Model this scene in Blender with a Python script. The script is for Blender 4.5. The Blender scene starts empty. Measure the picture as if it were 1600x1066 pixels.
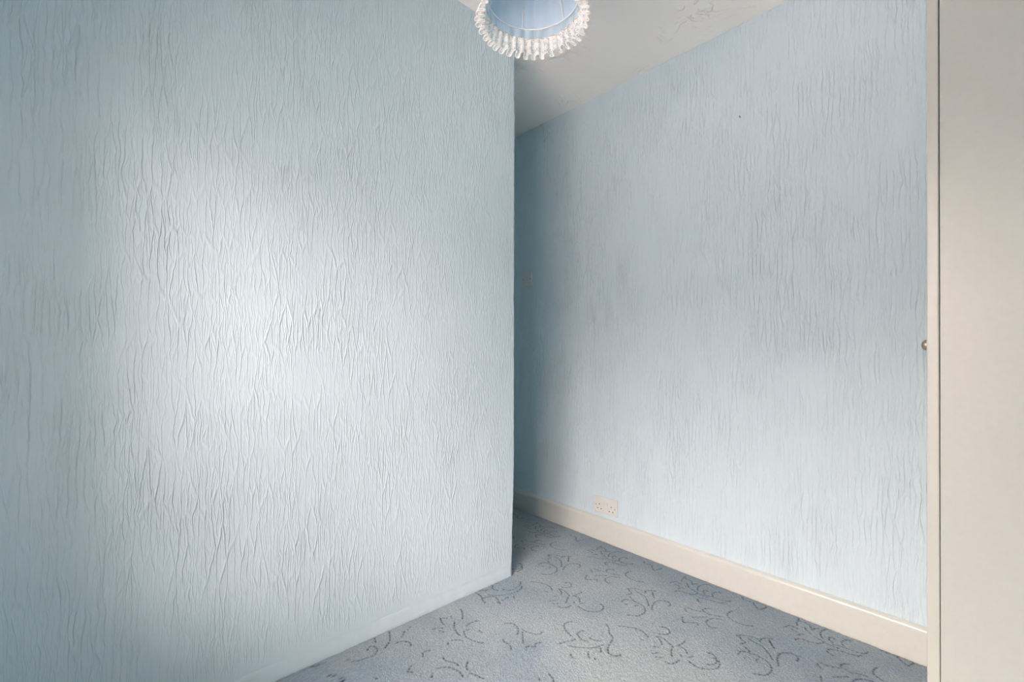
import bpy, bmesh, math, random
import numpy as np
from mathutils import Vector, Matrix

random.seed(7)
rng = np.random.default_rng(7)
scene = bpy.context.scene
col = scene.collection

# ------------------------------------------------------------------ camera
# room frame: x runs along the near textured wall towards the socket wall,
# y runs along the socket wall into the passage, z is up (metres)
F_PX, HORIZON, YAW, CAM_H, ROLL = 703.825, 548.511, 0.8280, 1.0007, 0.0114
_right = Vector((math.sin(YAW), -math.cos(YAW), 0))
_fwd = Vector((math.cos(YAW), math.sin(YAW), 0))
_up = Vector((0, 0, 1))
_R = math.cos(ROLL) * _right + math.sin(ROLL) * _up
_U = -math.sin(ROLL) * _right + math.cos(ROLL) * _up
cam_data = bpy.data.cameras.new('camera')
cam_data.sensor_width = 36.0
cam_data.sensor_fit = 'HORIZONTAL'
cam_data.lens = F_PX * 36.0 / 1600.0
cam_data.shift_y = (HORIZON - 533.0) / 1600.0
cam_data.clip_start = 0.02
cam = bpy.data.objects.new('camera', cam_data)
M = Matrix((( _R.x, _U.x, -_fwd.x, 0), (_R.y, _U.y, -_fwd.y, 0), (_R.z, _U.z, -_fwd.z, CAM_H), (0, 0, 0, 1)))
cam.matrix_world = M
col.objects.link(cam)
scene.camera = cam

# ------------------------------------------------------------------ world and daylight
SKY_STRENGTH = 37.5
world = bpy.data.worlds.new('overcast_sky')
scene.world = world
world.use_nodes = True
wn = world.node_tree.nodes
wn.clear()
w_out = wn.new('ShaderNodeOutputWorld')
w_bg = wn.new('ShaderNodeBackground')
w_bg.inputs['Color'].default_value = (1.28, 0.962, 0.875, 1)
# standard overcast sky: luminance (1 + 2 sin(elevation)) / 3 of the zenith
w_tc = wn.new('ShaderNodeTexCoord')
w_sep = wn.new('ShaderNodeSeparateXYZ')
w_mr = wn.new('ShaderNodeMapRange')
w_mr.inputs[1].default_value = 0.0; w_mr.inputs[2].default_value = 1.0
w_mr.inputs[3].default_value = SKY_STRENGTH / 3; w_mr.inputs[4].default_value = SKY_STRENGTH
world.node_tree.links.new(w_tc.outputs['Generated'], w_sep.inputs[0])
world.node_tree.links.new(w_sep.outputs[2], w_mr.inputs[0])
world.node_tree.links.new(w_mr.outputs[0], w_bg.inputs['Strength'])
world.node_tree.links.new(w_bg.outputs[0], w_out.inputs[0])

vs = scene.view_settings
vs.view_transform = 'Standard'
vs.look = 'None'
vs.gamma = 1.0
vs.use_curve_mapping = False
vs.exposure = 0.0
scene.cycles.max_bounces = 12
scene.cycles.diffuse_bounces = 10

# room dimensions
XW, XR = -0.30, 2.0            # window wall, socket wall
YB, YL, YE = -0.47, 1.4838, 2.75   # back wall, near textured wall, passage end
ZC = 2.4
WY0, WY1, WZ0, WZ1 = 0.0, 1.22, 0.42, 1.76    # window opening
REVEAL = 0.03

portal = bpy.data.lights.new('window_portal', 'AREA')
portal.shape = 'RECTANGLE'
portal.size = WZ1 - WZ0
portal.size_y = WY1 - WY0
portal.cycles.is_portal = True
po = bpy.data.objects.new('window_portal', portal)
po.location = (XW - REVEAL - 0.10, (WY0 + WY1) / 2, (WZ0 + WZ1) / 2)
po.rotation_euler = (0, -math.pi / 2, 0)
col.objects.link(po)

# ------------------------------------------------------------------ materials
def lin(r, g, b):
    f = lambda c: (c / 255 / 12.92) if c / 255 <= 0.04045 else ((c / 255 + 0.055) / 1.055) ** 2.4
    return (f(r), f(g), f(b), 1.0)

class NT:
    def __init__(self, name):
        self.m = bpy.data.materials.new(name)
        self.m.use_nodes = True
        self.n = self.m.node_tree.nodes
        self.l = self.m.node_tree.links
        self.n.clear()
        self.out = self.n.new('ShaderNodeOutputMaterial')
    def new(self, t, **kw):
        x = self.n.new(t)
        for k, v in kw.items():
            setattr(x, k, v)
        return x
    def link(self, a, b):
        self.l.new(a, b)
    def math(self, op, a, b=None, c=None, clamp=False):
        x = self.n.new('ShaderNodeMath'); x.operation = op; x.use_clamp = clamp
        for i, v in enumerate((a, b, c)):
            if v is None: continue
            if isinstance(v, (int, float)): x.inputs[i].default_value = v
            else: self.l.new(v, x.inputs[i])
        return x.outputs[0]
    def smooth(self, v, a, b, lo=0.0, hi=1.0):
        x = self.n.new('ShaderNodeMapRange'); x.interpolation_type = 'SMOOTHSTEP'
        self.l.new(v, x.inputs[0])
        for i, q in enumerate((a, b, lo, hi)): x.inputs[i + 1].default_value = q
        return x.outputs[0]
    def combine(self, x, y, z):
        c = self.n.new('ShaderNodeCombineXYZ')
        for i, v in enumerate((x, y, z)):
            if isinstance(v, (int, float)): c.inputs[i].default_value = v
            else: self.l.new(v, c.inputs[i])
        return c.outputs[0]
    def noise(self, vec, scale, detail=2.0, rough=0.5):
        x = self.n.new('ShaderNodeTexNoise')
        x.inputs['Scale'].default_value = scale
        x.inputs['Detail'].default_value = detail
        x.inputs['Roughness'].default_value = rough
        self.l.new(vec, x.inputs['Vector'])
        return x.outputs[0]
    def pos(self):
        g = self.n.new('ShaderNodeNewGeometry')
        s = self.n.new('ShaderNodeSeparateXYZ')
        self.l.new(g.outputs['Position'], s.inputs[0])
        return g.outputs['Position'], s.outputs
    def bump(self, h, strength, dist, normal=None):
        b = self.n.new('ShaderNodeBump')
        b.inputs['Strength'].default_value = strength
        b.inputs['Distance'].default_value = dist
        self.l.new(h, b.inputs['Height'])
        if normal: self.l.new(normal, b.inputs['Normal'])
        return b.outputs[0]
    def principled(self, color, rough=0.5, normal=None, spec=0.5, metal=0.0):
        p = self.n.new('ShaderNodeBsdfPrincipled')
        if isinstance(color, tuple): p.inputs['Base Color'].default_value = color
        else: self.l.new(color, p.inputs['Base Color'])
        p.inputs['Roughness'].default_value = rough
        p.inputs['Specular IOR Level'].default_value = spec
        p.inputs['Metallic'].default_value = metal
        if normal: self.l.new(normal, p.inputs['Normal'])
        self.l.new(p.outputs[0], self.out.inputs[0])
        return p

WALL_COL = (0.60, 0.735, 0.80, 1)

def textured_paint(name, axis, amount=1.0):
    t = NT(name)
    P, s = t.pos()
    u, v = s[axis], s[2]
    uv = t.combine(u, v, 0.0)
    # wander of the ridges
    w1 = t.math('SUBTRACT', t.noise(t.combine(t.math('MULTIPLY', u, 22), t.math('MULTIPLY', v, 16), 3.1), 1.0, 2.0), 0.5)
    w2 = t.math('SUBTRACT', t.noise(t.combine(t.math('MULTIPLY', u, 9), t.math('MULTIPLY', v, 5), 7.7), 1.0, 1.0), 0.5)
    uw = t.math('ADD', u, t.math('ADD', t.math('MULTIPLY', w1, 0.013), t.math('MULTIPLY', w2, 0.010)))
    def ridges(fu, fv, width, z):
        vo = t.new('ShaderNodeTexVoronoi', feature='DISTANCE_TO_EDGE', voronoi_dimensions='2D')
        vo.inputs['Scale'].default_value = 1.0
        vo.inputs['Randomness'].default_value = 1.0
        t.link(t.combine(t.math('ADD', t.math('MULTIPLY', uw, fu), z), t.math('MULTIPLY', v, fv), 0), vo.inputs['Vector'])
        return t.smooth(vo.outputs['Distance'], 0.0, width, 1.0, 0.0)
    r1 = ridges(62, 7.0, 0.12, 0.0)
    r2 = ridges(112, 13.0, 0.17, 31.3)
    m1 = t.smooth(t.noise(t.combine(t.math('MULTIPLY', u, 14), t.math('MULTIPLY', v, 6), 1.0), 1.0, 3.0), 0.36, 0.62, 0.2, 1.0)
    m2 = t.smooth(t.noise(t.combine(t.math('MULTIPLY', u, 11), t.math('MULTIPLY', v, 4), 9.0), 1.0, 3.0), 0.34, 0.64, 0.25, 1.0)
    m3 = t.smooth(t.noise(uv, 2.2, 2.0), 0.36, 0.62, 0.6, 1.0)
    h = t.math('ADD', t.math('MULTIPLY', r1, m1), t.math('MULTIPLY', t.math('MULTIPLY', r2, m2), 0.55))
    fine = t.noise(t.combine(t.math('MULTIPLY', uw, 150), t.math('MULTIPLY', v, 22), 0.0), 1.0, 2.0)
    h = t.math('ADD', t.math('MULTIPLY', h, m3), t.math('MULTIPLY', fine, 0.35))
    if axis == 0: h = t.math('MULTIPLY', h, t.smooth(v, 0.045, 0.11))   # combed less towards the foot
    nb = t.bump(h, 1.0, 0.0017 * amount)
    undul = t.noise(uv, 1.6, 1.0)
    nb = t.bump(undul, 1.0, 0.003, nb)
    t.principled(WALL_COL, 0.5, nb, 0.14)
    return t.m

def plain(name, color, rough=0.5, spec=0.5, bump=0.0, bscale=60, metal=0.0):
    t = NT(name)
    P, s = t.pos()
    n = t.noise(P, bscale, 3.0)
    mix = t.new('ShaderNodeMix', data_type='RGBA', blend_type='MULTIPLY')
    mix.inputs[0].default_value = 1.0
    mix.inputs[6].default_value = color
    ramp = t.new('ShaderNodeMapRange')
    t.link(n, ramp.inputs[0]); ramp.inputs[3].default_value = 0.96; ramp.inputs[4].default_value = 1.04
    t.link(ramp.outputs[0], mix.inputs[7])
    t.principled(mix.outputs[2], rough, t.bump(n, 1.0, bump) if bump else None, spec, metal)
    return t.m

MAT = {}
MAT['wall_x'] = textured_paint('blue_textured_paint_near', 0)
MAT['wall_y'] = textured_paint('blue_textured_paint_far', 1)
MAT['wall_plain'] = plain('blue_smooth_paint', WALL_COL, 0.45, 0.4, 0.0008, 30)
MAT['skirt'] = plain('cream_gloss_paint', (0.595, 0.63, 0.60, 1), 0.22, 0.5, 0.0004, 45)
MAT['wardrobe'] = plain('cream_laminate', (0.375, 0.41, 0.388, 1), 0.38, 0.45, 0.0002, 80)
MAT['door_edge'] = plain('cream_painted_edge', (0.395, 0.43, 0.40, 1), 0.35, 0.5, 0.0003, 60)
MAT['plastic'] = plain('ivory_plastic', (0.66, 0.70, 0.68, 1), 0.3, 0.5)
MAT['dark'] = plain('painted_hole_shade', (0.02, 0.018, 0.016, 1), 0.8, 0.2)  # near-black colour stands in for shade inside the socket holes
MAT['steel'] = plain('dull_screw_metal', (0.25, 0.23, 0.21, 1), 0.4, 0.5, metal=0.8)
MAT['brass'] = plain('worn_brass', (0.33, 0.29, 0.215, 1), 0.38, 0.5, 0.0004, 200, metal=0.7)
MAT['white'] = plain('white_upvc', (0.80, 0.80, 0.80, 1), 0.3, 0.5)
MAT['wire'] = plain('white_coated_wire', (0.80, 0.80, 0.78, 1), 0.35, 0.5)
MAT['tan'] = plain('tan_stitching', (0.62, 0.50, 0.36, 1), 0.8, 0.2)
MAT['slab'] = plain('floor_boards', (0.20, 0.15, 0.10, 1), 0.7, 0.3)
MAT['brick'] = plain('grey_render', (0.30, 0.29, 0.29, 1), 0.9, 0.2)
MAT['ground'] = plain('pale_concrete_yard', (0.42, 0.42, 0.43, 1), 0.9, 0.2)

def ceiling_paint():
    t = NT('white_swirled_ceiling_paint')
    P, s = t.pos()
    v = t.new('ShaderNodeTexNoise'); v.inputs['Scale'].default_value = 9; v.inputs['Detail'].default_value = 3; v.inputs['Distortion'].default_value = 2.5
    t.link(P, v.inputs['Vector'])
    w = t.noise(P, 3.0, 2.0)
    h = t.math('MULTIPLY', t.smooth(v.outputs[0], 0.50, 0.62), t.smooth(w, 0.42, 0.62))
    t.principled((0.93, 0.93, 0.90, 1), 0.55, t.bump(h, 1.0, 0.004), 0.3)
    return t.m
MAT['ceiling'] = ceiling_paint()

def carpet_material():
    t = NT('blue_grey_cut_pile')
    a = t.new('ShaderNodeAttribute', attribute_name='pile_colour')
    P, s = t.pos()
    n1 = t.noise(P, 420, 2.0, 0.6)
    n2 = t.noise(P, 130, 2.0, 0.6)
    k = t.math('ADD', t.math('MULTIPLY', n1, 0.55), t.math('MULTIPLY', n2, 0.35))
    k = t.math('ADD', k, 0.55)
    mix = t.new('ShaderNodeMix', data_type='RGBA', blend_type='MULTIPLY')
    mix.inputs[0].default_value = 1.0
    t.link(a.outputs['Color'], mix.inputs[6]); t.link(k, mix.inputs[7])
    nb = t.bump(n1, 1.0, 0.004)
    p = t.principled(mix.outputs[2], 0.95, nb, 0.1)
    p.inputs['Sheen Weight'].default_value = 0.05
    p.inputs['Sheen Roughness'].default_value = 0.5
    return t.m
MAT['carpet'] = carpet_material()

def fabric(name, color, trans=0.4, weave=900):
    t = NT(name)
    P, s = t.pos()
    n = t.noise(P, weave, 1.0)
    d = t.new('ShaderNodeBsdfDiffuse'); d.inputs[0].default_value = color
    tr = t.new('ShaderNodeBsdfTranslucent'); tr.inputs[0].default_value = color
    nb = t.bump(n, 0.6, 0.0008)
    t.link(nb, d.inputs['Normal'])
    m = t.new('ShaderNodeMixShader'); m.inputs[0].default_value = trans
    t.link(d.outputs[0], m.inputs[1]); t.link(tr.outputs[0], m.inputs[2])
    t.link(m.outputs[0], t.out.inputs[0])
    return t.m
MAT['lining'] = fabric('pale_blue_lining', (0.70, 0.82, 0.91, 1), 0.5)
MAT['shade'] = fabric('pale_blue_pleated_fabric', (0.66, 0.80, 0.90, 1), 0.5)

def lace_material():
    t = NT('white_lace')
    uvn = t.new('ShaderNodeUVMap')
    vo = t.new('ShaderNodeTexVoronoi', feature='DISTANCE_TO_EDGE', voronoi_dimensions='2D')
    vo.inputs['Scale'].default_value = 1.0
    t.link(uvn.outputs[0], vo.inputs['Vector'])
    hole = t.smooth(vo.outputs['Distance'], 0.16, 0.24)          # inside the mesh cells
    flower = t.smooth(t.noise(uvn.outputs[0], 0.30, 1.0), 0.44, 0.54)     # dense embroidered areas
    hole = t.math('MULTIPLY', hole, t.math('SUBTRACT', 1.0, t.math('MULTIPLY', flower, 0.9)))
    d = t.new('ShaderNodeBsdfDiffuse'); d.inputs[0].default_value = (0.90, 0.92, 0.91, 1)
    tr = t.new('ShaderNodeBsdfTranslucent'); tr.inputs[0].default_value = (0.90, 0.92, 0.91, 1)
    m = t.new('ShaderNodeMixShader'); m.inputs[0].default_value = 0.4
    t.link(d.outputs[0], m.inputs[1]); t.link(tr.outputs[0], m.inputs[2])
    tp = t.new('ShaderNodeBsdfTransparent')
    m2 = t.new('ShaderNodeMixShader')
    t.link(t.math('MULTIPLY', hole, 0.6), m2.inputs[0])
    t.link(m.outputs[0], m2.inputs[1]); t.link(tp.outputs[0], m2.inputs[2])
    t.link(m2.outputs[0], t.out.inputs[0])
    return t.m
MAT['lace'] = lace_material()
MAT['lace_cord'] = fabric('white_lace_cord', (0.95, 0.95, 0.94, 1), 0.2)

def glass_material():
    t = NT('clear_window_glass')
    tp = t.new('ShaderNodeBsdfTransparent'); tp.inputs[0].default_value = (0.93, 0.95, 0.94, 1)
    gl = t.new('ShaderNodeBsdfGlossy'); gl.inputs['Roughness'].default_value = 0.01
    fr = t.new('ShaderNodeFresnel'); fr.inputs[0].default_value = 1.3
    m = t.new('ShaderNodeMixShader')
    t.link(fr.outputs[0], m.inputs[0]); t.link(tp.outputs[0], m.inputs[1]); t.link(gl.outputs[0], m.inputs[2])
    t.link(m.outputs[0], t.out.inputs[0])
    return t.m
MAT['glass'] = glass_material()

# ------------------------------------------------------------------ helpers
def obj(name, bm, mat, parent=None, smooth=False, bevel=0.0, seg=2):
    me = bpy.data.meshes.new(name)
    bmesh.ops.recalc_face_normals(bm, faces=bm.faces)
    bm.to_mesh(me); bm.free()
    me.materials.append(MAT[mat])
    if smooth:
        me.polygons.foreach_set('use_smooth', [True] * len(me.polygons))
    o = bpy.data.objects.new(name, me)
    col.objects.link(o)
    if bevel:
        b = o.modifiers.new('bevel', 'BEVEL'); b.width = bevel; b.segments = seg; b.limit_method = 'ANGLE'
    if parent: o.parent = parent
    return o

def box(bm, a, b):
    vs_ = [bm.verts.new((x, y, z)) for x in (a[0], b[0]) for y in (a[1], b[1]) for z in (a[2], b[2])]
    for f in ((0, 1, 3, 2), (4, 6, 7, 5), (0, 4, 5, 1), (2, 3, 7, 6), (0, 2, 6, 4), (1, 5, 7, 3)):
        bm.faces.new([vs_[i] for i in f])

def boxes(*ab):
    bm = bmesh.new()
    for a, b in ab: box(bm, a, b)
    return bm

def tube(bm, pts, r, n=8, closed=False):
    pts = [Vector(p) for p in pts]
    rings = []
    N = len(pts)
    for i, p in enumerate(pts):
        a = pts[(i - 1) % N] if (closed or i > 0) else p
        b = pts[(i + 1) % N] if (closed or i < N - 1) else p
        d = (b - a).normalized()
        ref = Vector((0, 0, 1)) if abs(d.z) < 0.9 else Vector((1, 0, 0))
        s = d.cross(ref).normalized(); q = d.cross(s).normalized()
        rings.append([bm.verts.new(p + r * (math.cos(k * math.tau / n) * s + math.sin(k * math.tau / n) * q)) for k in range(n)])
    for i in range(N if closed else N - 1):
        A, B = rings[i], rings[(i + 1) % N]
        for k in range(n):
            bm.faces.new((A[k], A[(k + 1) % n], B[(k + 1) % n], B[k]))
    if not closed:
        bm.faces.new(rings[0][::-1]); bm.faces.new(rings[-1])

def lathe(bm, prof, n=24, mat=None):
    rings = []
    for r, z in prof:
        ring = [bm.verts.new((r * math.cos(k * math.tau / n), r * math.sin(k * math.tau / n), z)) for k in range(n)]
        rings.append(ring)
    for A, B in zip(rings, rings[1:]):
        for k in range(n):
            bm.faces.new((A[k], A[(k + 1) % n], B[(k + 1) % n], B[k]))
    bm.faces.new(rings[0][::-1]); bm.faces.new(rings[-1])
    if mat: bmesh.ops.transform(bm, matrix=mat, verts=bm.verts)

def structure(o, label=None):
    o['kind'] = 'structure'
    if label: o['label'] = label
    return o

def thing(name, label, cat, loc=(0, 0, 0)):
    o = bpy.data.objects.new(name, None)
    o.empty_display_size = 0.05
    o.location = loc
    col.objects.link(o)
    o['label'] = label; o['category'] = cat
    return o

# ------------------------------------------------------------------ room shell
ZS = -0.012     # top of the boards under the carpet
structure(obj('floor', boxes(((XW - 0.3, YB - 0.1, ZS - 0.1), (XR + 0.12, YE + 0.1, ZS))), 'slab'), 'floor boards under the carpet')
structure(obj('ceiling', boxes(((XW - 0.3, YB - 0.1, ZC), (XR + 0.12, YE + 0.1, ZC + 0.1))), 'ceiling'), 'off-white ceiling with faint swirled plaster marks')
structure(obj('wall_right', boxes(((XR, YB - 0.1, ZS), (XR + 0.12, YE + 0.1, ZC))), 'wall_y'), 'pale blue textured wall with the double socket')
structure(obj('wall_back', boxes(((XW - 0.3, YB - 0.1, ZS), (XR, YB, ZC))), 'wall_x'))
structure(obj('wall_end', boxes(((1.0, YE, ZS), (XR, YE + 0.1, ZC))), 'wall_x'))

# near textured wall with its slightly crooked outer corner, and the hidden return into the passage
corner = [(-0.012, 1.3752), (0.0, 1.3756), (0.08, 1.377), (0.19, 1.3795), (0.36, 1.3829), (0.564, 1.3829), (1.14, 1.3747), (1.713, 1.367), (2.14, 1.3611), (2.4, 1.3583)]
def corner_x(z):
    return float(np.interp(z, [c[0] for c in corner], [c[1] for c in corner]))
bm = bmesh.new()
NR = 240
rows = []
jit = 0.0
for i in range(NR + 1):
    z = ZS + (ZC - ZS) * i / NR
    jit = 0.6 * jit + rng.normal() * 0.0007
    x = corner_x(z) + jit
    xs = [XW, XW + 0.5, x - 0.006, x - 0.0016, x]
    ys = [YL, YL, YL, YL + 0.0008, YL + 0.004]
    row = [bm.verts.new((a, b, z)) for a, b in zip(xs, ys)]
    row.append(bm.verts.new((x, YE, z)))
    row.append(bm.verts.new((XW, YE, z)))
    rows.append(row)
for A, B in zip(rows, rows[1:]):
    for k in range(len(A)):
        k2 = (k + 1) % len(A)
        bm.faces.new((A[k], A[k2], B[k2], B[k]))
bm.faces.new(rows[0][::-1]); bm.faces.new(rows[-1])
structure(obj('wall_left', bm, 'wall_x'), 'large pale blue wall with vertical combed plaster ridges')

# smooth painted band where that wall meets the carpet
bm = bmesh.new()
prof = [(0.046, 0.0002), (0.042, 0.0009), (0.030, 0.0011), (0.014, 0.0014), (0.008, 0.0022), (0.002, 0.0030), (ZS, 0.0030)]
rings = []
NX = 160
w = 0.0
for i in range(NX + 1):
    x = XW + (1.3745 - XW) * i / NX
    w = 0.85 * w + rng.normal() * 0.0003
    rings.append([bm.verts.new((x, YL - d - (w if z < 0.045 else 0), z + w * 0.8)) for z, d in prof])
for A, B in zip(rings, rings[1:]):
    for k in range(len(A) - 1):
        bm.faces.new((A[k], B[k], B[k + 1], A[k + 1]))
for r_ in (rings[0], rings[-1]):
    back = [bm.verts.new((r_[0].co.x, YL + 0.001, r_[0].co.z)), bm.verts.new((r_[0].co.x, YL + 0.001, ZS))]
    bm.faces.new([*r_, back[1], back[0]])
structure(obj('trim_1', bm, 'wall_plain', smooth=True), 'smooth blue painted bead at the foot of the ridged wall')

# wall with the window, left of and behind the camera
ww = bmesh.new()
T = 0.10
box(ww, (XW - T, YB, ZS), (XW, WY0, ZC))
box(ww, (XW - T, WY1, ZS), (XW, YL, ZC))
box(ww, (XW - T, WY0, ZS), (XW, WY1, WZ0))
box(ww, (XW - T, WY0, WZ1), (XW, WY1, ZC))
structure(obj('wall_window', ww, 'wall_plain'))
win = structure(obj('window_1', boxes(
    ((XW - REVEAL - 0.06, WY0, WZ0), (XW - REVEAL, WY0 + 0.06, WZ1)),
    ((XW - REVEAL - 0.06, WY1 - 0.06, WZ0), (XW - REVEAL, WY1, WZ1)),
    ((XW - REVEAL - 0.06, WY0 + 0.06, WZ0), (XW - REVEAL, WY1 - 0.06, WZ0 + 0.06)),
    ((XW - REVEAL - 0.06, WY0 + 0.06, WZ1 - 0.06), (XW - REVEAL, WY1 - 0.06, WZ1)),
    ((XW - REVEAL - 0.06, (WY0 + WY1) / 2 - 0.03, WZ0 + 0.06), (XW - REVEAL, (WY0 + WY1) / 2 + 0.03, WZ1 - 0.06))), 'white', bevel=0.004))
for a, b in ((WY0 + 0.06, (WY0 + WY1) / 2 - 0.03), ((WY0 + WY1) / 2 + 0.03, WY1 - 0.06)):
    obj('pane', boxes(((XW - REVEAL - 0.034, a, WZ0 + 0.06), (XW - REVEAL - 0.030, b, WZ1 - 0.06))), 'glass', win)
obj('window_sill', boxes(((XW - REVEAL, WY0, WZ0 - 0.001), (XW + 0.02, WY1, WZ0 + 0.018))), 'white', win, bevel=0.005)
structure(obj('ground_outside', boxes(((-60, -60, -2.9), (XW - T - 0.05, 60, -2.8))), 'ground'))

# unseen terraced houses, added to block low sky light from the window
bm = bmesh.new()
sec = [(-22.0, -2.8), (-15.0, -2.8), (-15.0, 2.6), (-18.5, 4.9), (-22.0, 2.6)]
ends = [[bm.verts.new((x, y, z)) for x, z in sec] for y in (-30.0, 30.0)]
for k in range(5):
    bm.faces.new((ends[0][k], ends[0][(k + 1) % 5], ends[1][(k + 1) % 5], ends[1][k]))
bm.faces.new(ends[0]); bm.faces.new(ends[1][::-1])
structure(obj('terrace_horizon_blocker', bm, 'brick'))

# passage door at the far end, out of the camera's sight
dr = structure(obj('door_1', boxes(((1.42, YE - 0.045, 0.004), (1.94, YE - 0.01, 1.98))), 'skirt', bevel=0.003))
for z0, z1 in ((0.16, 0.86), (1.02, 1.82)):
    obj('door_panel', boxes(((1.50, YE - 0.052, z0), (1.86, YE - 0.044, z1))), 'skirt', dr, bevel=0.004)
bm = bmesh.new(); tube(bm, [(1.47, YE - 0.045, 1.0), (1.47, YE - 0.085, 1.0), (1.56, YE - 0.085, 1.0)], 0.009)
obj('door_handle', bm, 'brass', dr, smooth=True)

# baseboard along the socket wall: rounded top, slightly uneven gloss paint
bm = bmesh.new()
prof = [(ZS, 0.0), (ZS, 0.0185), (0.094, 0.0180), (0.102, 0.0172), (0.107, 0.0150), (0.1105, 0.0112), (0.1130, 0.0055), (0.1145, 0.0)]
rings = []
NX = 200
w = w2 = 0.0
for i in range(NX + 1):
    y = YB + (YE - YB) * i / NX
    w = 0.8 * w + rng.normal() * 0.0003
    rings.append([bm.verts.new((XR - d - (w * 0.5 if 0.09 < z < 0.112 else 0), y, z + (w * 0.6 if z > 0.09 else 0))) for z, d in prof])
for A, B in zip(rings, rings[1:]):
    for k in range(len(A)):
        k2 = (k + 1) % len(A)
        bm.faces.new((A[k], A[k2], B[k2], B[k]))
bm.faces.new(rings[0]); bm.faces.new(rings[-1][::-1])
structure(obj('baseboard_right', bm, 'skirt', smooth=True), 'cream gloss baseboard under the double socket')
bpy.data.objects['baseboard_right'].data.set_sharp_from_angle(angle=math.radians(40))

# ------------------------------------------------------------------ carpet
# scroll pattern: strokes of one drop of the pattern, noted in floor metres through the view rays
def floor_pt(px, py):
    d = (px - 800) / F_PX * _R + (HORIZON - py) / F_PX * _U + _fwd
    t = -CAM_H / d.z
    return (d.x * t, d.y * t)
def S(off, s, strokes):
    return [[floor_pt(off[0] + x / s, off[1] + y / s) for x, y in st] for st in strokes]
REPEAT = (0.021, -0.439)
repeating = []      # strokes that return every drop
single = []
repeating += S((1200, 900), 6.4, [
    [(310,420),(290,455),(292,490)], [(300,440),(340,450),(400,475),(425,500),(440,530),(470,520),(498,520)],
    [(170,505),(225,490),(262,508),(300,522)], [(225,520),(265,540),(300,555)], [(300,590),(330,575),(375,588)],
    [(275,630),(300,622),(365,632),(420,655),(490,668),(560,660)], [(370,515),(400,550),(430,580)],
    [(470,600),(520,630),(570,660),(640,695),(720,720)], [(550,620),(530,590),(530,555),(570,530),(620,530),(665,545),(690,560)],
    [(670,630),(640,610),(612,615),(620,640),(655,665)], [(755,695),(735,655),(780,635),(820,640),(830,660)],
    [(650,680),(750,705),(860,745),(960,770),(1005,755)], [(620,770),(595,748),(620,725),(700,740),(800,770),(900,795),(935,790)],
    [(605,760),(640,785),(672,790)],
    [(1120,715),(1145,745),(1200,765),(1260,775)], [(1285,790),(1330,835),(1400,890),(1450,870),(1475,850)],
    [(110,890),(95,830),(115,775),(170,762),(230,768),(280,790),(305,825),(285,845)], [(15,640),(40,685),(70,725)]])
repeating += S((1000, 940), 6.667, [
    [(465,65),(480,95),(500,105)], [(490,55),(540,75),(600,90),(640,98)],
    [(740,70),(690,65),(655,80),(670,100),(720,125),(770,135),(850,155)], [(550,157),(610,155),(690,155)],
    [(450,150),(440,170),(452,208)], [(452,210),(510,215),(590,215),(605,240)],
    [(795,265),(750,265),(705,235),(690,210),(710,185),(760,172),(820,178),(880,190)],
    [(960,95),(930,105),(910,130),(930,160),(980,195),(1040,222),(1100,242),(1190,250)],
    [(1010,348),(1060,345),(1130,352),(1190,370),(1250,385),(1290,375),(1340,378),(1385,382)],
    [(1040,355),(1060,390),(1100,415),(1040,440)], [(1140,385),(1200,420),(1260,450),(1310,495),(1350,545),(1385,605)],
    [(1250,410),(1265,385)], [(1350,400),(1375,440),(1405,490)], [(1100,470),(1130,500),(1160,520)], [(1040,520),(1022,545),(1035,555)],
    [(1040,515),(1075,510),(1130,525),(1200,545),(1250,570),(1310,605),(1355,650),(1375,695),(1355,735),(1310,760),(1250,755),(1170,745)],
    [(1085,580),(1105,578)], [(1240,595),(1215,600),(1225,630)],
    [(220,262),(250,255),(290,275),(312,305),(300,328),(250,335),(200,330)], [(175,355),(215,395),(230,440)], [(150,460),(190,470)],
    [(195,355),(250,380),(310,430),(350,470)], [(335,480),(328,520),(335,570)], [(125,535),(160,530),(190,520)],
    [(170,570),(210,575),(250,570)], [(270,620),(310,640),(370,630),(410,600)], [(390,455),(440,430),(475,400)],
    [(420,460),(470,490),(500,545)], [(515,575),(555,560)], [(425,550),(440,565)],
    [(500,610),(560,650),(630,685),(730,698),(800,690),(830,660),(828,625),(790,590),(745,580)]])
repeating += S((800, 960), 6.667, [
    [(1120,115),(1200,125),(1300,145),(1380,185),(1430,240)], [(1335,250),(1385,265)]])
single += S((800, 960), 6.667, [
    [(640,72),(590,75),(548,100),(548,130),(575,175),(620,220)], [(480,300),(560,280),(640,262),(660,245)],
    [(680,200),(710,235),(740,260),(800,282)], [(690,190),(720,165),(755,165)], [(820,245),(860,265),(940,268)],
    [(590,320),(710,338),(830,342),(910,325),(965,305)],
    [(985,95),(1010,140),(1018,190),(1050,230),(1045,265),(1010,320),(1000,360),(1010,400),(1060,420),(1120,422),(1135,400)],
    [(615,405),(625,435),(665,455)], [(795,390),(800,430),(820,455)], [(925,345),(930,385)], [(865,452),(870,468)],
    [(105,145),(130,165),(180,185),(280,200),(320,175)], [(110,180),(118,290)], [(245,340),(250,300),(320,285)], [(150,342),(152,358)],
    [(285,660),(287,680)], [(395,620),(430,660),(437,700)]])
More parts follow.
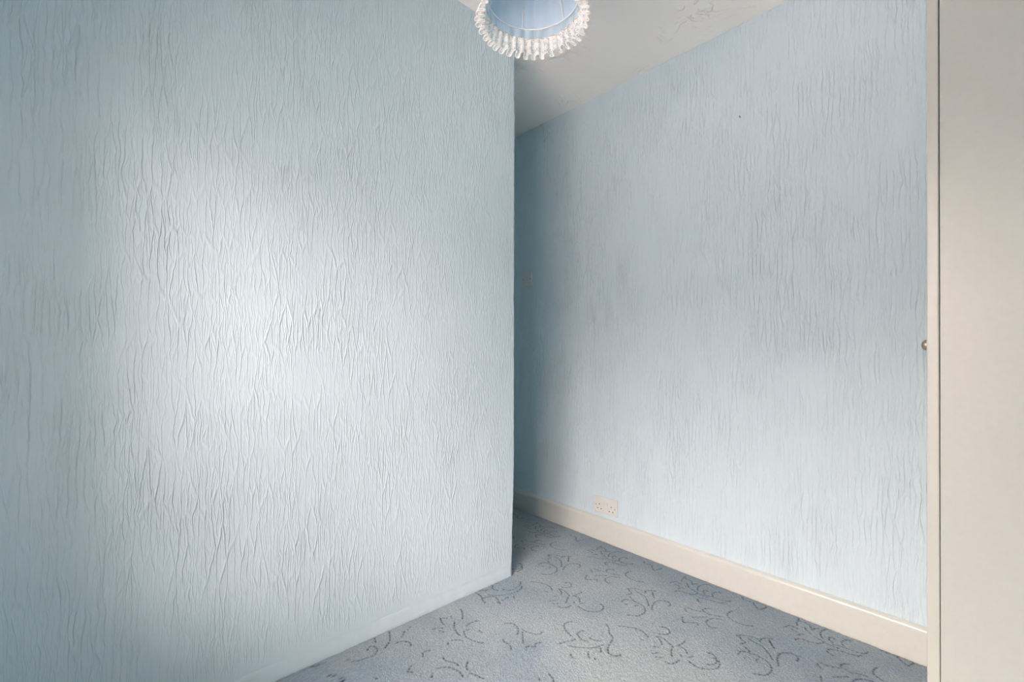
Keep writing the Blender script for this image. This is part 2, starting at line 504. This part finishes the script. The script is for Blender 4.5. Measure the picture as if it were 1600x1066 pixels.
single += S((600, 880), 5.73, [
    [(975,190),(978,225),(1030,240)], [(1000,180),(1035,180)], [(820,250),(880,240),(940,235)],
    [(820,260),(870,290),(885,330),(910,352)], [(890,310),(940,295),(1000,300),(1040,355),(1015,345)],
    [(1070,230),(1120,240),(1180,220),(1220,190),(1225,155)], [(930,280),(1010,285),(1100,275),(1180,255),(1230,220),(1235,195)],
    [(1060,330),(1115,300)], [(1165,295),(1170,315)], [(690,410),(705,450),(705,495)], [(635,520),(632,570),(655,615),(690,645)],
    [(510,490),(540,485),(570,490)], [(505,490),(520,525),(540,545)], [(605,470),(605,482)], [(440,588),(490,575),(530,575)],
    [(500,600),(535,612)], [(870,520),(840,510),(780,530),(735,560)], [(770,590),(720,605),(735,650),(780,680),(840,700),(900,708)],
    [(610,685),(660,680),(710,690)], [(855,600),(880,615)], [(575,702),(575,728)], [(350,830),(350,800),(380,780),(415,775)],
    [(530,830),(545,860),(600,880),(640,890),(670,910)], [(755,875),(742,910),(750,960)], [(770,975),(830,1000),(900,1030)],
    [(435,980),(430,1020)], [(210,960),(245,915)], [(215,965),(265,972)], [(330,992),(332,1008)],
    [(480,940),(540,925),(600,930),(650,950),(690,980),(710,1010)], [(50,610),(55,680),(35,720),(10,755)], [(90,575),(110,580)],
    [(240,565),(215,590)], [(190,600),(175,630),(160,660)], [(100,715),(150,697),(210,698),(240,715),(240,745)],
    [(1275,765),(1280,740),(1360,745)], [(1080,535),(1150,535),(1190,560),(1205,600),(1190,640)],
    [(1070,680),(1080,700),(1130,730),(1140,770)], [(1150,50),(1200,50),(1235,30),(1230,5),(1200,0)]])
single += S((400, 960), 6.667, [
    [(1160,365),(1190,330),(1230,328),(1265,355),(1255,395),(1210,430),(1130,455),(1050,480),(980,475),(925,460)],
    [(1235,240),(1250,290)], [(740,635),(800,632),(860,645),(920,690)], [(1235,655),(1265,660)]])
strokes = list(single)
for k in range(-4, 4):
    for st in repeating:
        strokes.append([(x + k * REPEAT[0], y + k * REPEAT[1]) for x, y in st])
    if k >= 2 or k <= -3:
        for st in single:
            strokes.append([(x + k * REPEAT[0], y + k * REPEAT[1]) for x, y in st])
# the rest of the width of the carpet carries the same pattern
for st in list(strokes):
    if min(p[0] for p in st) > 1.35:
        strokes.append([(x - 1.37, y - 0.05) for x, y in st])

def smooth_line(pts, step=0.002):
    p = np.array(pts, float)
    if len(p) == 2:
        n = max(2, int(np.linalg.norm(p[1] - p[0]) / step)); s = np.linspace(0, 1, n)[:, None]
        return p[0] * (1 - s) + p[1] * s
    q = np.vstack([2 * p[0] - p[1], p, 2 * p[-1] - p[-2]])
    out = []
    for i in range(1, len(q) - 2):
        n = max(2, int(np.linalg.norm(q[i + 1] - q[i]) / step)); s = np.linspace(0, 1, n, endpoint=False)[:, None]
        a, b, c, d = q[i - 1], q[i], q[i + 1], q[i + 2]
        out.append(0.5 * ((2 * b) + (c - a) * s + (2 * a - 5 * b + 4 * c - d) * s ** 2 + (3 * b - a - 3 * c + d) * s ** 3))
    return np.vstack(out)

def axis_lines(lo, hi, f0, f1, fine, coarse):
    a = list(np.arange(lo, f0, coarse)) + list(np.arange(f0, f1, fine)) + list(np.arange(f1, hi, coarse)) + [hi]
    return np.array(sorted(set(np.round(a, 5))))
gx = axis_lines(XW + 0.002, XR - 0.0195, 0.62, XR - 0.022, 0.0024, 0.012)
gy = axis_lines(YB + 0.002, YE - 0.002, 0.12, 1.98, 0.0024, 0.012)
X, Y = np.meshgrid(gx, gy, indexing='ij')
groove = np.zeros_like(X)
for st in strokes:
    L = smooth_line(st)
    if L[:, 0].max() < gx[0] or L[:, 0].min() > gx[-1] or L[:, 1].max() < gy[0] or L[:, 1].min() > gy[-1]: continue
    n = len(L)
    ph = rng.uniform(0, 6)
    arc = np.arange(n) * 0.002
    dash = 0.68 + 0.44 * np.sin(arc * math.tau / 0.0135 + ph) + rng.normal(0, 0.12, n)
    fade = np.interp(np.arange(n), [0, n * 0.12, n * 0.5, n * 0.88, n], [1.15, 0.95, rng.uniform(0.62, 0.95), 1.0, 1.25])
    for (px, py), a in zip(L, np.clip(dash * fade, 0.0, 1.2)):
        i0, i1 = np.searchsorted(gx, (px - 0.008, px + 0.008)); j0, j1 = np.searchsorted(gy, (py - 0.008, py + 0.008))
        if i1 <= i0 or j1 <= j0: continue
        d2 = (X[i0:i1, j0:j1] - px) ** 2 + (Y[i0:i1, j0:j1] - py) ** 2
        groove[i0:i1, j0:j1] = np.maximum(groove[i0:i1, j0:j1], a * np.exp(-d2 / (2 * 0.0020 ** 2)))
groove = np.clip(groove, 0, 1)

def value_noise(X, Y, cell, seed):
    r = np.random.default_rng(seed)
    g = r.uniform(0, 1, (200, 200))
    u = (X + 3) / cell; v = (Y + 3) / cell
    iu = np.floor(u).astype(int); iv = np.floor(v).astype(int)
    fu = u - iu; fv = v - iv
    fu = fu * fu * (3 - 2 * fu); fv = fv * fv * (3 - 2 * fv)
    G = lambda a, b: g[a % 200, b % 200]
    return (G(iu, iv) * (1 - fu) + G(iu + 1, iv) * fu) * (1 - fv) + (G(iu, iv + 1) * (1 - fu) + G(iu + 1, iv + 1) * fu) * fv
big = 0.5 * value_noise(X, Y, 0.42, 1) + 0.32 * value_noise(X, Y, 0.17, 2) + 0.18 * value_noise(X, Y, 0.07, 3)
tuft = rng.uniform(0, 1, X.shape)
blue = np.array([0.285, 0.375, 0.44]); worn = np.array([0.38, 0.455, 0.49]); navy = np.array([0.018, 0.034, 0.062])
t_ = np.clip((big - 0.36) / 0.28, 0, 1)
for (px, py, rad, amt) in ((835, 1062, 0.085, -0.95), (742, 962, 0.07, -0.45), (830, 935, 0.10, -0.5), (490, 1040, 0.12, -0.7), (1060, 1040, 0.18, 0.5), (700, 990, 0.14, 0.5), (1330, 1010, 0.22, -0.4)):
    cx, cy = floor_pt(px, py)
    t_ += amt * np.exp(-((X - cx) ** 2 + (Y - cy) ** 2) / (2 * rad ** 2))
t_ = np.clip(t_, 0, 1)[..., None]
C = blue * (1 - t_) + worn * t_
C = C * (0.86 + 0.28 * tuft[..., None])
C = C * (1 - groove[..., None]) + navy * groove[..., None]
edge = np.minimum.reduce([X - gx[0], gx[-1] - X, np.where((X < 1.40), YL - 0.0032 - Y, 1.0)])
Z = -0.0015 + 0.0030 * (tuft - 0.5) + 0.0012 * (value_noise(X, Y, 0.012, 5) - 0.5) - 0.0035 * groove
Z -= 0.009 * np.clip(1 - edge / 0.009, 0, 1)
inside = ~((X < 1.362) & (Y > YL + 0.012))
nx_, ny_ = X.shape
vid = -np.ones(X.shape, int)
keep = np.zeros(X.shape, bool)
cell = inside[:-1, :-1] & inside[1:, :-1] & inside[:-1, 1:] & inside[1:, 1:]
keep[:-1, :-1] |= cell; keep[1:, :-1] |= cell; keep[:-1, 1:] |= cell; keep[1:, 1:] |= cell
vid[keep] = np.arange(keep.sum())
co = np.stack([X[keep], Y[keep], Z[keep]], 1)
ii, jj = np.nonzero(cell)
quads = np.stack([vid[ii, jj], vid[ii + 1, jj], vid[ii + 1, jj + 1], vid[ii, jj + 1]], 1)
me = bpy.data.meshes.new('carpet')
me.vertices.add(len(co)); me.vertices.foreach_set('co', co.astype(np.float32).ravel())
me.loops.add(quads.size); me.loops.foreach_set('vertex_index', quads.astype(np.int32).ravel())
me.polygons.add(len(quads)); me.polygons.foreach_set('loop_start', np.arange(0, quads.size, 4, dtype=np.int32))
me.update(calc_edges=True)
at = me.color_attributes.new('pile_colour', 'FLOAT_COLOR', 'POINT')
rgba = np.ones((len(co), 4), np.float32); rgba[:, :3] = C[keep]
at.data.foreach_set('color', rgba.ravel())
me.polygons.foreach_set('use_smooth', np.ones(len(quads), bool))
me.materials.append(MAT['carpet'])
carpet = bpy.data.objects.new('carpet', me)
col.objects.link(carpet)
carpet['label'] = 'worn blue-grey fitted carpet with dark dashed leaf scrolls'
carpet['category'] = 'carpet'

# ------------------------------------------------------------------ wardrobe on the right
WX, WF = 1.2, 0.0
LEAN = -math.atan(0.0132 / 1.34)      # it leans forward a little
ward = thing('wardrobe', 'tall cream wardrobe at the right, seen from its plain side', 'wardrobe', (0, 0.0737, 0.006))
ward.rotation_euler = (LEAN, 0, 0)
WD, WH = 0.50, 2.12
def wpart(name, ab, mat, bevel=0.0012):
    return obj(name, boxes(*ab), mat, ward, bevel=bevel)
GAP = 0.0017
wpart('side_panel', [((WX, -WD, 0.0), (WX + 0.018, -GAP, WH))], 'wardrobe')
wpart('side_panel', [((XR - 0.045, -WD, 0.0), (XR - 0.027, -GAP, WH))], 'wardrobe')
wpart('top_panel', [((WX + 0.018, -WD, WH - 0.018), (XR - 0.045, -GAP, WH))], 'wardrobe')
wpart('bottom_panel', [((WX + 0.018, -WD, 0.07), (XR - 0.045, -GAP, 0.088))], 'wardrobe')
wpart('back_panel', [((WX + 0.018, -WD, 0.088), (XR - 0.045, -WD + 0.006, WH - 0.018))], 'wardrobe')
wpart('plinth', [((WX + 0.018, -0.05, 0.0), (XR - 0.045, -0.032, 0.07))], 'wardrobe')
MID = (WX + XR - 0.027) / 2
d1 = wpart('door', [((WX, 0.0, 0.072), (MID - 0.0015, 0.0178, WH))], 'door_edge', 0.0025)
d2 = wpart('door', [((MID + 0.0015, 0.0, 0.072), (XR - 0.027, 0.0178, WH))], 'door_edge', 0.0025)
for d_ in (d1, d2):
    for v_ in d_.data.vertices:
        if v_.co.y < 0.001 and v_.co.z < 0.5: v_.co.y = -0.0012
def knob(x, z, par):
    bm = bmesh.new()
    mt = Matrix.Translation((x, 0.0178, z)) @ Matrix.Rotation(-math.pi / 2, 4, 'X')
    lathe(bm, [(0.0001, 0.0), (0.0100, 0.0), (0.0108, 0.0015), (0.0108, 0.0035), (0.0100, 0.0062), (0.0080, 0.0088), (0.0050, 0.0106), (0.0001, 0.0114)], 24, mt)
    k = obj('knob', bm, 'brass', par, smooth=True)
    k['label'] = 'small round brass knob'
    return k
knob(WX + 0.042, 1.0165, d1)
knob(XR - 0.07, 1.0165, d2)

# ------------------------------------------------------------------ double socket and light switch
def plate_local(par):
    # local frame: u along -y (to the right in view), v up, w out of the wall (-x)
    return Matrix(((0, 0, -1, 0), (-1, 0, 0, 0), (0, 1, 0, 0), (0, 0, 0, 1)))
ML = plate_local(None)
def lbox(name, u0, u1, v0, v1, w0, w1, mat, par, bevel=0.0):
    bm = boxes(((u0, v0, w0), (u1, v1, w1)))
    bmesh.ops.transform(bm, matrix=ML, verts=bm.verts)
    return obj(name, bm, mat, par, bevel=bevel)
def ldisc(name, u, v, r, w0, w1, mat, par, slot=False):
    bm = bmesh.new()
    lathe(bm, [(r, w0), (r, w1 - 0.0004), (r * 0.8, w1)], 16, ML @ Matrix.Translation((u, v, 0)))
    return obj(name, bm, mat, par)
def lplate(w, h, par, depth=0.009):
    bm = bmesh.new()
    box(bm, (-w / 2, -h / 2, 0), (w / 2, h / 2, depth))
    for v_ in bm.verts:
        if v_.co.z > depth / 2:
            v_.co.x *= (w / 2 - 0.002) / (w / 2); v_.co.y *= (h / 2 - 0.002) / (h / 2)
    bmesh.ops.transform(bm, matrix=ML, verts=bm.verts)
    return obj('plate', bm, 'plastic', par, bevel=0.0022, seg=3)

sock = thing('double_socket', 'ivory double power socket just above the cream baseboard', 'socket', (XR, 1.4222, 0.1815))
DW = 0.009
lplate(0.152, 0.0875, sock, DW)
for s in (-1, 1):
    cu = s * 0.0375
    lbox('pin_hole', cu - 0.002, cu + 0.002, -0.001, 0.0065, DW - 0.002, DW + 0.0003, 'dark', sock)  # no real recess: slightly raised dark block, hole shade in its colour
    for e in (-1, 1):
        lbox('pin_hole', cu + e * 0.011 - 0.0033, cu + e * 0.011 + 0.0033, -0.0235, -0.0192, DW - 0.002, DW + 0.0003, 'dark', sock)
    ldisc('screw', s * 0.0603, -0.004, 0.0033, DW - 0.002, DW + 0.0004, 'steel', sock)
    lbox('rocker_switch', s * 0.0105 - 0.0052, s * 0.0105 + 0.0052, 0.001, 0.0185, DW - 0.002, DW + 0.003, 'plastic', sock, 0.001)
swt = thing('light_switch', 'ivory light switch on the shaded end of the right wall', 'switch', (XR, 2.0385, 1.4555))
lplate(0.088, 0.088, swt, 0.010)
lbox('rocker_switch', -0.0055, 0.0055, -0.0115, 0.0115, 0.008, 0.0138, 'plastic', swt, 0.001)
for s in (-1, 1):
    ldisc('screw', s * 0.0301, 0.0, 0.0036, 0.008, 0.0105, 'steel', swt)

# small nail stub left high on the right wall
nail = thing('nail', 'tiny dark nail stub high on the pale blue right wall', 'nail', (XR, 0.7604, 2.0023))
bm = bmesh.new(); tube(bm, [(0.004, 0, 0), (-0.009, 0.0, 0.002)], 0.0014)
obj('shank', bm, 'steel', nail)
bm = bmesh.new(); tube(bm, [(-0.0085, 0, 0.0019), (-0.0102, 0, 0.0023)], 0.0034, 10)
obj('nail_head', bm, 'steel', nail)

# ------------------------------------------------------------------ pendant lamp with frilled shade
LX, LY, RZ = 0.875, 0.884, 1.979
lamp = thing('pendant_lamp', 'blue pleated pendant lampshade with white lace frill', 'lamp', (LX, LY, RZ))
TOPZ, TOPR, RR = 0.185, 0.062, 0.132
rngs = np.random.default_rng(11)
NA = 360
def fold(a, seedphase, n):
    return math.sin(n * a + seedphase + 0.9 * math.sin(3 * a + 1.3) + 0.5 * math.sin(7 * a + 0.4))
def skin_surface(name, levels, fn, mat, na=NA, uvscale=None):
    me = bpy.data.meshes.new(name)
    vs_, fs = [], []
    for i in range(levels + 1):
        for k in range(na):
            vs_.append(fn(k * math.tau / na, i / levels))
    for i in range(levels):
        for k in range(na):
            k2 = (k + 1) % na
            fs.append((i * na + k, i * na + k2, (i + 1) * na + k2, (i + 1) * na + k))
    me.from_pydata(vs_, [], fs)
    me.polygons.foreach_set('use_smooth', [True] * len(fs))
    if uvscale:
        uv = me.uv_layers.new(name='UVMap')
        data = []
        for i in range(levels):
            for k in range(na):
                for (kk, il) in ((k, i), (k + 1, i), (k + 1, i + 1), (k, i + 1)):
                    data += [kk / na * uvscale[0], il / levels * uvscale[1]]
        uv.data.foreach_set('uv', data)
    me.materials.append(MAT[mat])
    o = bpy.data.objects.new(name, me); col.objects.link(o); o.parent = lamp
    return o
def lining(a, t):
    r = RR + (TOPR - RR) * t ** 1.25
    amp = 0.0028 + 0.002 * math.sin(2 * a + 1)
    r += -0.002 + amp * fold(a, 0.5, 19) * (0.35 + 0.65 * t) * (0.25 if t < 0.05 else 1)
    return (r * math.cos(a), r * math.sin(a), TOPZ * t)
skin_surface('shade_lining', 10, lining, 'lining')
def cover(a, t):
    # outer fabric: starts below the wire as a free skirt
    z = -0.028 + (TOPZ + 0.028) * t
    tt = max(0.0, z / TOPZ)
    r = RR + (TOPR - RR) * tt ** 1.25 + (0.004 if z > 0 else 0.001)
    w = 1.0 if z < 0.02 else 0.5
    r += 0.0035 * fold(a, 2.1, 26) * w + 0.0
    if z <= -0.0279: z += 0.002 * math.sin(19 * a) 
    return (r * math.cos(a), r * math.sin(a), z)
skin_surface('shade_cover', 14, cover, 'shade')
NF = 36
def lace(a, t):
    # deep rounded gathers, t 0 at the stitching and 1 at the free edge
    ph = NF * a + 0.9 * math.sin(3 * a + 1.3) + 0.5 * math.sin(7 * a + 0.4)
    amp = (0.002 + 0.0088 * t ** 0.75) * (1 + 0.25 * math.sin(5 * a + 2.0))
    r = RR - 0.001 + 0.015 * math.sin(t * 1.45) + amp * math.sin(ph)
    aa = a - (0.004 + 0.015 * t) * math.sin(2 * ph) + 0.010 * t * math.sin(4 * a)
    z = -0.026 - 0.044 * t - 0.003 * t * math.sin(ph + 0.6) + 0.003 * t * math.sin(6 * a + 1)
    return (r * math.cos(aa), r * math.sin(aa), z)
NL = 1240
skin_surface('lace_frill', 10, lace, 'lace', NL, (300, 14))['label'] = 'gathered white lace frill'
def ring_part(name, fn, r, mat, na=NA, n=6):
    bm = bmesh.new()
    tube(bm, [fn(k * math.tau / na) for k in range(na)], r, n, True)
    return obj(name, bm, mat, lamp, smooth=True)
ring_part('lace_edge', lambda a: lace(a, 1.0), 0.0016, 'lace_cord', NL)
ring_part('stitched_band', lambda a: ((RR - 0.0005 + 0.0035 * fold(a, 2.1, 26)) * math.cos(a), (RR - 0.0005 + 0.0035 * fold(a, 2.1, 26)) * math.sin(a), -0.027 + 0.002 * math.sin(19 * a)), 0.0011, 'tan')
ring_part('wire_ring', lambda a: ((RR - 0.005) * math.cos(a), (RR - 0.005) * math.sin(a), 0.0), 0.0017, 'wire', 96, 8)
ring_part('wire_ring', lambda a: ((TOPR - 0.004) * math.cos(a), (TOPR - 0.004) * math.sin(a), TOPZ), 0.0017, 'wire', 64, 8)
# struts of the wire frame; one faces the camera on the far side
far = math.atan2(LY, LX) + 0.25
for k in range(6):
    a = far + k * math.tau / 6
    pts = []
    for i in range(9):
        t = i / 8
        r = RR - 0.006 + (TOPR - RR) * t ** 1.25
        pts.append((r * math.cos(a), r * math.sin(a), TOPZ * t))
    bm = bmesh.new(); tube(bm, pts, 0.0013, 6)
    obj('strut', bm, 'wire', lamp, smooth=True)
for k in range(3):
    a = far + 0.5 + k * math.tau / 3
    bm = bmesh.new(); tube(bm, [(0.02 * math.cos(a), 0.02 * math.sin(a), TOPZ - 0.03), (0.058 * math.cos(a), 0.058 * math.sin(a), TOPZ)], 0.0013, 6)
    obj('spider_arm', bm, 'wire', lamp, smooth=True)
bm = bmesh.new(); lathe(bm, [(0.017, 0.12), (0.021, 0.125), (0.021, 0.165), (0.014, 0.19), (0.005, 0.20)], 20)
obj('lampholder', bm, 'white', lamp, smooth=True)
bm = bmesh.new(); lathe(bm, [(0.004, 0.062), (0.018, 0.066), (0.026, 0.078), (0.028, 0.09), (0.022, 0.106), (0.014, 0.119), (0.012, 0.13)], 20)
obj('bulb', bm, 'white', lamp, smooth=True)
bm = bmesh.new(); tube(bm, [(0, 0, 0.198), (0, 0, ZC - RZ - 0.02)], 0.003, 8)
obj('cord', bm, 'white', lamp, smooth=True)
bm = bmesh.new(); lathe(bm, [(0.006, ZC - RZ - 0.03), (0.034, ZC - RZ - 0.024), (0.039, ZC - RZ - 0.006), (0.039, ZC - RZ)], 24)
obj('ceiling_rose', bm, 'white', lamp, smooth=True)
